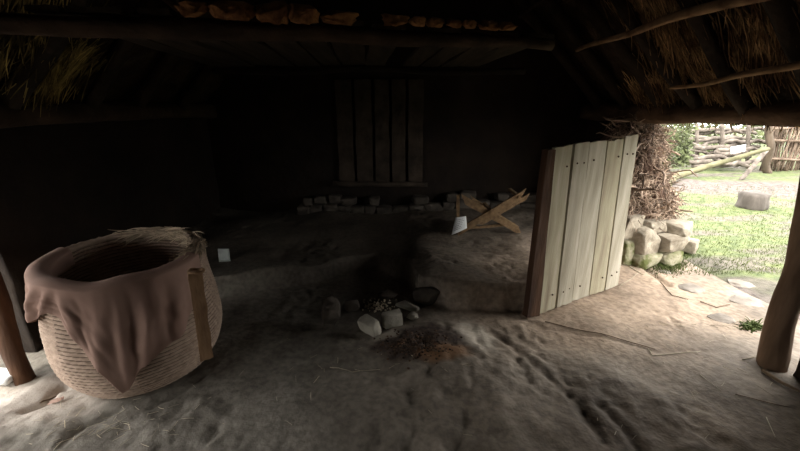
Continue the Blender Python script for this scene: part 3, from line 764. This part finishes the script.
# ------------------------------------------------------------------ hearth
HS = [  # px, py(bottom), w px, h px, depth, boxy, label, seed, material, rot, tilt
    (331, 331, 20, 38, .055, .45, 'tall dark upright stone at the left end of the hearth', 11, 'darkstone', 0.2, 0),
    (351, 313, 17, 16, .04, .35, 'small rounded dark stone beside the tall upright one in the hearth', 12, 'darkstone', 0, 0),
    (369, 335, 30, 21, .055, .95, 'long grey block lying aslant at the front of the hearth', 13, 'hstone', -0.75, 0.2),
    (392, 327, 24, 19, .055, .95, 'squarish pale grey stone block leaning at the hearth front', 14, 'hstone', 0.35, -0.15),
    (412, 320, 13, 8, .03, .4, 'small pale pebble right of the squarish hearth block', 15, 'hstone', 0.1, 0),
    (407, 311, 26, 9, .04, .7, 'flat long stone behind the pale hearth blocks', 16, 'hstone', -0.35, 0),
    (427, 308, 30, 21, .07, .3, 'large rounded dark stone at the right end of the hearth', 17, 'darkstone', 0, 0),
    (388, 300, 22, 9, .05, .5, 'low dark stone at the back of the hearth', 18, 'darkstone', 0.2, 0)]
for px, py, wp, hp, dp, bx, lab, sd, mm, rot, tilt in HS:
    g0 = on_ground(px, py); dep = g0.y * cp - (g0.z - EYE) * sp; s = dep / FPX
    hh = hp * s * 0.5 / 0.93; cpos = Vector((g0.x, g0.y + dp * 0.7, g0.z + hh - 0.012))
    if bx > .9: hh *= 0.82; wp *= 0.84; dp *= 0.85
    cpos.z = height(cpos.x, cpos.y) + hh - 0.012
    o = obj('hearth_stone', stone_bm(cpos, (wp * s * 0.52, dp, hh), sd, rot, tilt, bx, 24, 0.05), M[mm], loc=cpos)
    tag(o, lab, 'stone', 'stones ringed around the hearth')
rd = random.Random(3); bm = bmesh.new()
for k in range(90):
    px, py = 379 + rd.gauss(0, 8), 307 + rd.gauss(0, 3); g0 = on_ground(px, py); s = rd.uniform(0.006, 0.013)
    b2 = stone_bm((g0.x, g0.y, g0.z + 0.004 + rd.uniform(0, 0.012)), (s, s * rd.uniform(.6, 1), s * .8), 200 + k, rd.uniform(0, 3), 0, .5, 10, 0)
    me = bpy.data.meshes.new('t'); b2.to_mesh(me); b2.free(); bm.from_mesh(me); bpy.data.meshes.remove(me)
o = obj('gravel', bm, M['litter']); tag(o, 'small pale gravel and cinders heaped between the hearth stones', 'gravel', kind='stuff')
# crumbs of charcoal and peat on the stain in front
bm = bmesh.new()
for k in range(420):
    px, py = 415 + rd.gauss(0, 17), 344 + rd.gauss(0, 7); g0 = on_ground(px, py); s = rd.uniform(0.003, 0.010)
    b2 = bmesh.new(); bmesh.ops.create_icosphere(b2, subdivisions=1, radius=1)
    for v in b2.verts: v.co = Vector((v.co.x * s * rd.uniform(.7, 1.3), v.co.y * s, v.co.z * s * 0.6)) + g0 + Vector((0, 0, s * .3))
    me = bpy.data.meshes.new('t'); b2.to_mesh(me); b2.free(); bm.from_mesh(me); bpy.data.meshes.remove(me)
M['char'] = mat('charcoal', (0.015, 0.01, 0.008), (0.12, 0.07, 0.04), 30, bump=0, island=(0.4, 1.3))
o = obj('charcoal_crumbs', bm, M['char']); tag(o, 'dark charcoal crumbs scattered on the floor before the hearth', 'charcoal', kind='stuff')

# ------------------------------------------------------------------ crossed trestle with its card
TY = 3.55
tz = lambda px, py, dy=0.0: atY(px, py, TY + dy)
tr = empty('wooden_trestle', (0.9, TY, height(0.9, TY)), 'small wooden trestle of two crossed boards standing behind the earth bench', 'trestle')
def bar(name, a, b, w, th, wd=(0, 0, 1), sd=1):
    return sharp(obj(name, board_bm((a + b) / 2, (b - a).length, w, th, b - a, wd, 0, sd, 0.003, 12, 3), M['trestle'], tr))
bar('crossed_board', tz(460, 231), tz(523, 194), 0.12, 0.022, (0.4, 0, 0.9), 1)
bar('crossed_board', tz(463, 199, .03), tz(520, 231, .03), 0.12, 0.022, (-0.4, 0, 0.9), 2)
bar('upright', tz(458, 195, .05), tz(458, 236, .05), 0.03, 0.03, (1, 0, 0), 3)
bar('crossed_board', tz(470, 230, .33), tz(528, 196, .33), 0.08, 0.022, (0.4, 0, 0.9), 4)
bar('crossed_board', tz(472, 199, .30), tz(524, 232, .30), 0.08, 0.022, (-0.4, 0, 0.9), 5)
bar('rail', tz(466, 228, .05), tz(515, 224, .05), 0.025, 0.025, (0, 0, 1), 6)
for (px, py) in ((492, 212), (463, 229), (520, 197)):
    bar('cross_rod', tz(px, py, -0.02), tz(px, py, -0.02) + Vector((0, 0.36, 0)), 0.03, 0.03, (0, 0, 1), px)
# paper card, slightly curled, with lines of writing
A0, A1, A2, A3 = tz(451.5, 235, -.08), tz(467, 228, -.05), tz(466, 216, -.03), tz(455.5, 217.5, -.05)
def card_bm(q, th, curl=0.01, n=8, inset=None):
    bm = bmesh.new(); g = {}
    nrm = (q[1] - q[0]).cross(q[3] - q[0]).normalized()
    for s in (0, 1):
        for i in range(n + 1):
            for j in range(n + 1):
                u_, v_ = i / n, j / n
                p = q[0].lerp(q[1], u_).lerp(q[3].lerp(q[2], u_), v_) + nrm * (curl * math.sin(u_ * 3.1) + (s * th))
                g[s, i, j] = bm.verts.new(p)
    for i in range(n):
        for j in range(n):
            for s in (0, 1): bm.faces.new((g[s, i, j], g[s, i + 1, j], g[s, i + 1, j + 1], g[s, i, j + 1]))
        for s0, s1 in ((0, 0), (n, n)):
            bm.faces.new((g[0, i, s0], g[0, i + 1, s0], g[1, i + 1, s0], g[1, i, s0])); bm.faces.new((g[0, s0, i], g[0, s0, i + 1], g[1, s0, i + 1], g[1, s0, i]))
    bmesh.ops.recalc_face_normals(bm, faces=bm.faces)
    return bm
cardq = [A0, A1, A2, A3]
cd = empty('information_card', A0, 'white curled paper card with lines of small print leaning on the trestle', 'card')
obj('paper', card_bm(cardq, 0.002), M['card'], cd)
def sub(q, u0, u1, v0, v1, off):
    nrm = (q[1] - q[0]).cross(q[3] - q[0]).normalized()
    if nrm.y > 0: nrm = -nrm
    f = lambda u_, v_: q[0].lerp(q[1], u_).lerp(q[3].lerp(q[2], u_), v_) + nrm * off
    return [f(u0, v0), f(u1, v0), f(u1, v1), f(u0, v1)]
bm = bmesh.new(); rd = random.Random(5)
nrm = (A1 - A0).cross(A3 - A0).normalized()
for k in range(6):
    v0 = 0.82 - k * 0.12; L_ = rd.uniform(0.55, 0.85); x = 0.12
    while x < L_:
        w = rd.uniform(0.06, 0.14); n_ = 3
        for (ua, ub) in ((x, min(x + w, L_)),):
            q = [A0.lerp(A1, a_).lerp(A3.lerp(A2, a_), b_) + nrm * (0.01 * math.sin(a_ * 3.1) + (0.0035 if nrm.y < 0 else -0.0015)) for a_, b_ in ((ua, v0), (ub, v0), (ub, v0 + 0.035), (ua, v0 + 0.035))]
            bm.faces.new([bm.verts.new(c) for c in q])
        x += w + 0.03
obj('printed_lines', bm, M['ink'], cd, smooth=False)
# small pale card behind the basket
q0 = on_ground(219, 262); q0.z = height(q0.x, q0.y)
e1 = Vector((0.10, 0.02, 0)); up_ = Vector((-0.012, 0.03, 0.115))
q = [q0, q0 + e1, q0 + e1 + up_, q0 + up_ + Vector((0.004, 0, 0.006))]
c2 = empty('information_card', q0, 'small pale blank-looking card standing on the dark floor behind the basket', 'card')
M['dimcard'] = mat('dull_card', (0.30, 0.33, 0.31), (0.38, 0.40, 0.38), 3, bump=0)
obj('paper', card_bm(q, 0.003, 0.004), M['dimcard'], c2)
obj('stake', board_bm(q0 + e1 * 0.5 + Vector((0, 0.02, 0.03)), 0.10, 0.02, 0.008, (0, 0, 1), (1, 0, 0), 0, 3, 0.001, 6, 2), M['trestle'], c2)

# ------------------------------------------------------------------ floor litter
def pl_lit(rd):
    zone = rd.random()
    if zone < 0.35: px, py = rd.gauss(110, 45), rd.gauss(425, 12)
    elif zone < 0.65: px, py = rd.gauss(680, 50), rd.gauss(335, 35)
    elif zone < 0.8: px, py = rd.gauss(395, 60), rd.gauss(365, 8)
    else: px, py = rd.uniform(0, 800), rd.uniform(330, 450)
    py = min(465, max(325, py)); g0 = on_ground(px, py); a = rd.uniform(0, 6.28)
    return g0 + Vector((0, 0, 0.004)), Vector((math.cos(a), math.sin(a), 0.02)), None
o = obj('straw_litter', straws(190, pl_lit, 0.055, 0.0011, 0.0, 21, 3, 3, 0.12), M['litter']); tag(o, 'tiny pale straws scattered over the earth floor', 'straw', kind='stuff')
def twig(pxs, r, m, lab, seed, name='twig'):
    pts = []
    P_ = [on_ground(*p) for p in pxs]
    for a, b in zip(P_, P_[1:]):
        for t in range(5):
            q_ = a.lerp(b, t / 5); pts.append(Vector((q_.x, q_.y, height(q_.x, q_.y) + r + 0.002)))
    pts.append(P_[-1] + Vector((0, 0, r + .002)))
    bm = bmesh.new(); add_tube(bm, pts, [r * (1 - 0.4 * i / len(pts)) for i in range(len(pts))], 6, 0.3, seed)
    o = obj(name, bm, m, loc=pts[0]); tag(o, lab, 'twig'); return o
twig([(648, 349), (652, 356), (700, 352)], 0.003, M['litter'], 'bent pale straw stalk on the floor in the middle of the doorway earth', 1)
twig([(618, 288), (640, 272)], 0.003, M['litter'], 'pale stick lying against the foot of the planked door', 2)
twig([(766, 418), (775, 438)], 0.0025, M['litter'], 'short pale straw near the bottom right corner', 3)
twig([(660, 282), (672, 296), (688, 300)], 0.004, M['twig'], 'thin dark twig on the threshold by the stones', 4)
twig([(545, 322), (600, 334), (655, 350)], 0.0035, M['twig'], 'long dark root running from the door foot across the floor', 5)
twig([(762, 372), (780, 384), (812, 400)], 0.012, M['twig'], 'thick brown root lying at the foot of the right post', 6)
twig([(22, 302), (45, 299)] if False else [(40, 404), (56, 396)], 0.004, M['twig'], 'small reddish twig on the floor left of the basket foot', 7)
for k_, (pp, r_, m_, l_) in enumerate([
    ([(628, 266), (642, 275), (655, 272)], .004, 'litter', 'pale twig on the earth just below the mossy stones'),
    ([(700, 302), (716, 308), (730, 305)], .004, 'twig', 'dark twig on the threshold in line with the flat stones'),
    ([(742, 360), (765, 356)], .003, 'litter', 'short pale straw left of the foot of the right post'),
    ([(735, 395), (790, 408)], .003, 'twig', 'long dark stick in the shade near the lower right corner'),
    ([(700, 375), (722, 392)], .002, 'litter', 'thin pale straw on the bare floor left of the right post'),
    ([(330, 368), (352, 372), (380, 370)], .0025, 'litter', 'pale stalk lying before the charcoal patch')]):
    twig(pp, r_, M[m_], l_, 30 + k_)
# threshold slabs
M['slab'] = mat('slab_stone', (0.13, 0.11, 0.09), (0.30, 0.26, 0.22), 6, bump=0.4, bscale=30)
for k, (px, py, wp, dp, lab, rot) in enumerate([(690, 288, 30, .10, 'flat pale slab sunk in the earth just outside the doorway stones', .2), (745, 302, 34, .14, 'broad pale slab near the right post outside', -.3),
                                        (722, 318, 24, .09, 'small flat stone in the threshold earth before the right post', .5), (664, 272, 16, .05, 'small stone lying at the foot of the mossy wall', .2), (740, 283, 26, .10, 'flat pale slab at the edge of the lawn', .1)]):
    g0 = on_ground(px, py); s = g0.y * cp + 0.3
    c = Vector((g0.x, g0.y, g0.z - 0.008))
    o = obj('paving_stone', stone_bm(c, (wp * s / FPX * .5, dp, 0.022), 70 + k, rot, 0, .6, 20, .08), M['slab'], loc=c); tag(o, lab, 'stone', 'flat stones in the threshold')
# fallen dry leaf / bark flake by the basket
g0 = on_ground(56, 403)
bm = stone_bm(g0 + Vector((0, 0, 0.012)), (0.045, 0.018, 0.008), 88, 0.6, 0.2, .5, 12, .3)
M['flake'] = mat('pink_flake', (0.45, 0.28, 0.22), (0.62, 0.45, 0.38), 14, bump=.4)
o = obj('bark_flake', bm, M['flake'], loc=g0); tag(o, 'pinkish flake of bark on the floor before the basket', 'bark flake')

# ------------------------------------------------------------------ grass by the doorway
def pl_gr(rd):
    if rd.random() < 0.35: px, py = rd.gauss(668, 8), rd.gauss(262, 5)
    else: px, py = rd.uniform(650, 800), rd.uniform(185, 275)
    p = atZ(px, py, -0.02)
    if p.x < 2.9 and not (645 < px < 690 and 250 < py): p = atZ(790, 215, -.02)
    z = max(gh(p.x, p.y), height(p.x, p.y) if p.x < 3.05 else -9)
    return Vector((p.x, p.y, z)), Vector((rd.uniform(-.5, .5), rd.uniform(-.5, .5), 1)), None
o = obj('grass_tufts', straws(7000, pl_gr, 0.026, 0.0022, 0.5, 31, 3, 3, 0.15), M['grass']); tag(o, 'short green grass growing on the lawn outside', 'grass', kind='stuff')
def pl_tuft(rd):
    p = on_ground(752 + rd.gauss(0, 5), 327 + rd.gauss(0, 2)); return p, Vector((rd.uniform(-1, 1), rd.uniform(-1, 1), 0.8)), None
o = obj('weed_tuft', straws(160, pl_tuft, 0.05, 0.004, 0.9, 33, 3, 3, 0.2), M['grass']); tag(o, 'small green weed growing at the foot of the right post', 'weed')

# ------------------------------------------------------------------ outside: stump, branch rail, logs, wattle, bushes
A = atZ(751, 208, -0.02)
bm = bmesh.new(); rd = random.Random(9)
add_tube(bm, [A + Vector((0, 0, z)) for z in (-0.03, .05, .13, .21, .25)], [.20, .205, .20, .195, .18], 20, 0.35, 4.0)
o = obj('tree_stump', bm, M['stump'], loc=A); tag(o, 'squat grey sawn stump on the lawn outside the doorway', 'stump')
def outlog(name, a, b, r0, r1, m, lab, cat, seed, grp=None, wob=.08, Yc=None):
    o = obj(name, log_bm(a, b, r0, r1, 14, 9, wob, .3, seed), m, loc=a); tag(o, lab, cat, grp); return o
outlog('branch_rail', atY(662, 180, 8.3), atY(768, 149, 8.9), 0.075, 0.05, M['branch'], 'long greenish branch leaning from the lawn up to the forked post', 'branch', 3.0)
P0 = atZ(768, 174, -.03); P1 = atY(768, 124, P0.y)
outlog('fence_post', P0, P1 + Vector((0, 0, .15)), 0.085, 0.07, M['bark_tree'], 'dark upright fence post holding the branch rail', 'post', 4.0)
outlog('prop_stick', atZ(663, 194, -.02), atY(680, 172, 8.25), 0.05, 0.05, M['branch'], 'short forked prop under the low end of the branch', 'stick', 5.0)
a, b = atZ(741, 180, -.02), atY(765, 152, 8.55)
o = obj('leaning_board', board_bm((a + b) / 2, (b - a).length, .17, .04, b - a, (1, 0, .3), 0, 3, .004), M['driftwood'], loc=a); tag(o, 'grey board leaning against the branch rail', 'board')
q0 = atY(731, 154, 8.45); q = [q0, atY(745, 151, 8.45), atY(745.5, 144.5, 8.5), atY(730.5, 147, 8.5)]
sg_ = obj('sign_card', card_bm(q, 0.01, 0.0, 2), M['card'], loc=q0, smooth=False); tag(sg_, 'white card fixed on the branch rail outside', 'sign')
rd = random.Random(15)
for k in range(22):
    py = 129 + (k // 2) * 3.7 + rd.uniform(-1, 1); x0 = 690 + rd.uniform(-4, 6) + (k % 2) * 28; x1 = x0 + rd.uniform(34, 46)
    Y = 10.6 + rd.uniform(-.15, .15) - (k // 2) * 0.12
    a, b = atY(x0, py + rd.uniform(-1.5, 1.5), Y), atY(x1, py + rd.uniform(-1.5, 1.5), Y + .15)
    ordl = ['top', 'second', 'third', 'fourth', 'fifth', 'sixth', 'seventh', 'eighth', 'ninth', 'tenth', 'lowest'][k // 2]
    outlog('piled_log', a, b, rd.uniform(.035, .07), .045, M['driftwood'], 'weathered grey log in the pile across the lawn, %s row, %s' % (ordl, 'right half' if k % 2 else 'left half'), 'log', k * 1.7, 'logs piled across the lawn', .12)
for k, px in enumerate((697, 722, 748)):
    outlog('pile_stake', atZ(px, 168, -.03) , atY(px, 124, 10.1), .05, .045, M['driftwood'], 'upright stake in front of the log pile, %s' % ['left', 'middle', 'right'][k], 'stake', k + 50.0, 'stakes before the log pile', .03)
# wattle hurdle at the right
hur = empty('wattle_fence', atZ(785, 170, -.02), 'brown wattle fence of upright sticks at the far right across the lawn', 'fence')
bm = bmesh.new(); rd = random.Random(17)
for k in range(120):
    px = 760 + k * 1.05 + rd.uniform(-1, 1); a = atY(px, 171, 9.6 + rd.uniform(-.1, .1)); a.z = -.03
    add_tube(bm, lerp_pts(a, a + Vector((rd.uniform(-.06, .06), rd.uniform(-.05, .05), rd.uniform(1.1, 1.45))), 5, .06, k), rd.uniform(.012, .028), 5, .2, k)
w_ = obj('upright_stick', bm, M['wattle'], hur); w_['kind'] = 'stuff'
for z in (.3, .75, 1.1):
    a = atY(757, 171, 9.5); a.z = z; b = atY(890, 171, 9.4); b.z = z
    obj('rail', log_bm(a, b, .03, .03, 16, 7, .08, .2, z * 5), M['wattle'], hur)
def leafy(name, c, rx, rz, n, lab, cat, seed, s=0.05, trunk=None):
    root = empty(name, (c[0], c[1], -0.03), lab, cat); rd = random.Random(seed); bm = bmesh.new()
    for _ in range(n):
        v = Vector([rd.gauss(0, 1) for _ in range(3)]).normalized() * rd.uniform(.55, 1) ** .5
        p = Vector((c[0] + v.x * rx, c[1] + v.y * rx, c[2] + v.z * rz)); p *= 1.0
        p += Vector((nz(p.x * 2, p.y * 2, p.z * 2), nz(p.z * 2, p.x * 2), nz(p.y * 2, p.z * 2, 8))) * rx * .5
        if p.z < 0: p.z = abs(p.z) * .3
        a = Vector([rd.uniform(-1, 1) for _ in range(3)]).normalized(); b = a.orthogonal().normalized()
        t = s * rd.uniform(.6, 1.4)
        bm.faces.new([bm.verts.new(p + q_) for q_ in (a * t, b * t * .45, -a * t, -b * t * .45)])
    obj('foliage', bm, M['leaf'], root, smooth=False)['kind'] = 'stuff'
    h_ = trunk or c[2]
    for k in range(1 if trunk else 4):
        a = Vector((c[0], c[1], -.03)) + (Vector((0, 0, 0)) if trunk else Vector((rd.uniform(-.1, .1), rd.uniform(-.1, .1), 0)))
        e = Vector((c[0], c[1], h_)) if trunk else Vector((c[0] + rd.uniform(-1, 1) * rx * .6, c[1], c[2] + rz * .4))
        obj('trunk' if trunk else 'stem', log_bm(a, e, .2 if trunk else .03, .12 if trunk else .012, 10, 9, .1, .3, seed + k), M['bark_tree'], root)
c = atY(676, 145, 9.4); leafy('garden_bush', (c.x - .15, c.y, c.z), .5, .6, 2400, 'bright green bush left of the log pile across the lawn', 'bush', 1)
c = atY(668, 150, 12.0); leafy('garden_bush', (c.x, c.y, .8), 1.2, .9, 2600, 'darker bush seen past the root heap at the left of the view out', 'bush', 2)
leafy('garden_tree', (10.5, 19.5, 3.4), 2.4, 2.2, 5000, 'leafy tree standing behind the log pile', 'tree', 3, .10, 3.0)
leafy('garden_tree', (18.5, 18.0, 3.6), 2.6, 2.4, 5000, 'leafy tree standing behind the wattle fence', 'tree', 4, .10, 3.2)
for k, (bx_, by_) in enumerate([(10.2, 15.2), (13.0, 14.2), (16.0, 13.2)]):
    leafy('garden_bush', (bx_, by_, .7), 1.2, .85, 2600, ['leftmost', 'middle', 'rightmost'][k] + ' bush of the row behind the log pile', 'bush', 20 + k, .07)
# pale plank outside the left opening
a = atZ(-14, 386, 0.0); b = atZ(19, 386, 0.0); a.z = gh(a.x, a.y) + .03
o = obj('pale_board', board_bm((-2.45, 1.72, 0.05), .5, .10, .03, (1, -.1, 0), (0, 1, 0), 0, 3, .003), M['card'], loc=(-2.45, 1.72, .03)); tag(o, 'pale board lying outside beyond the left post', 'board')
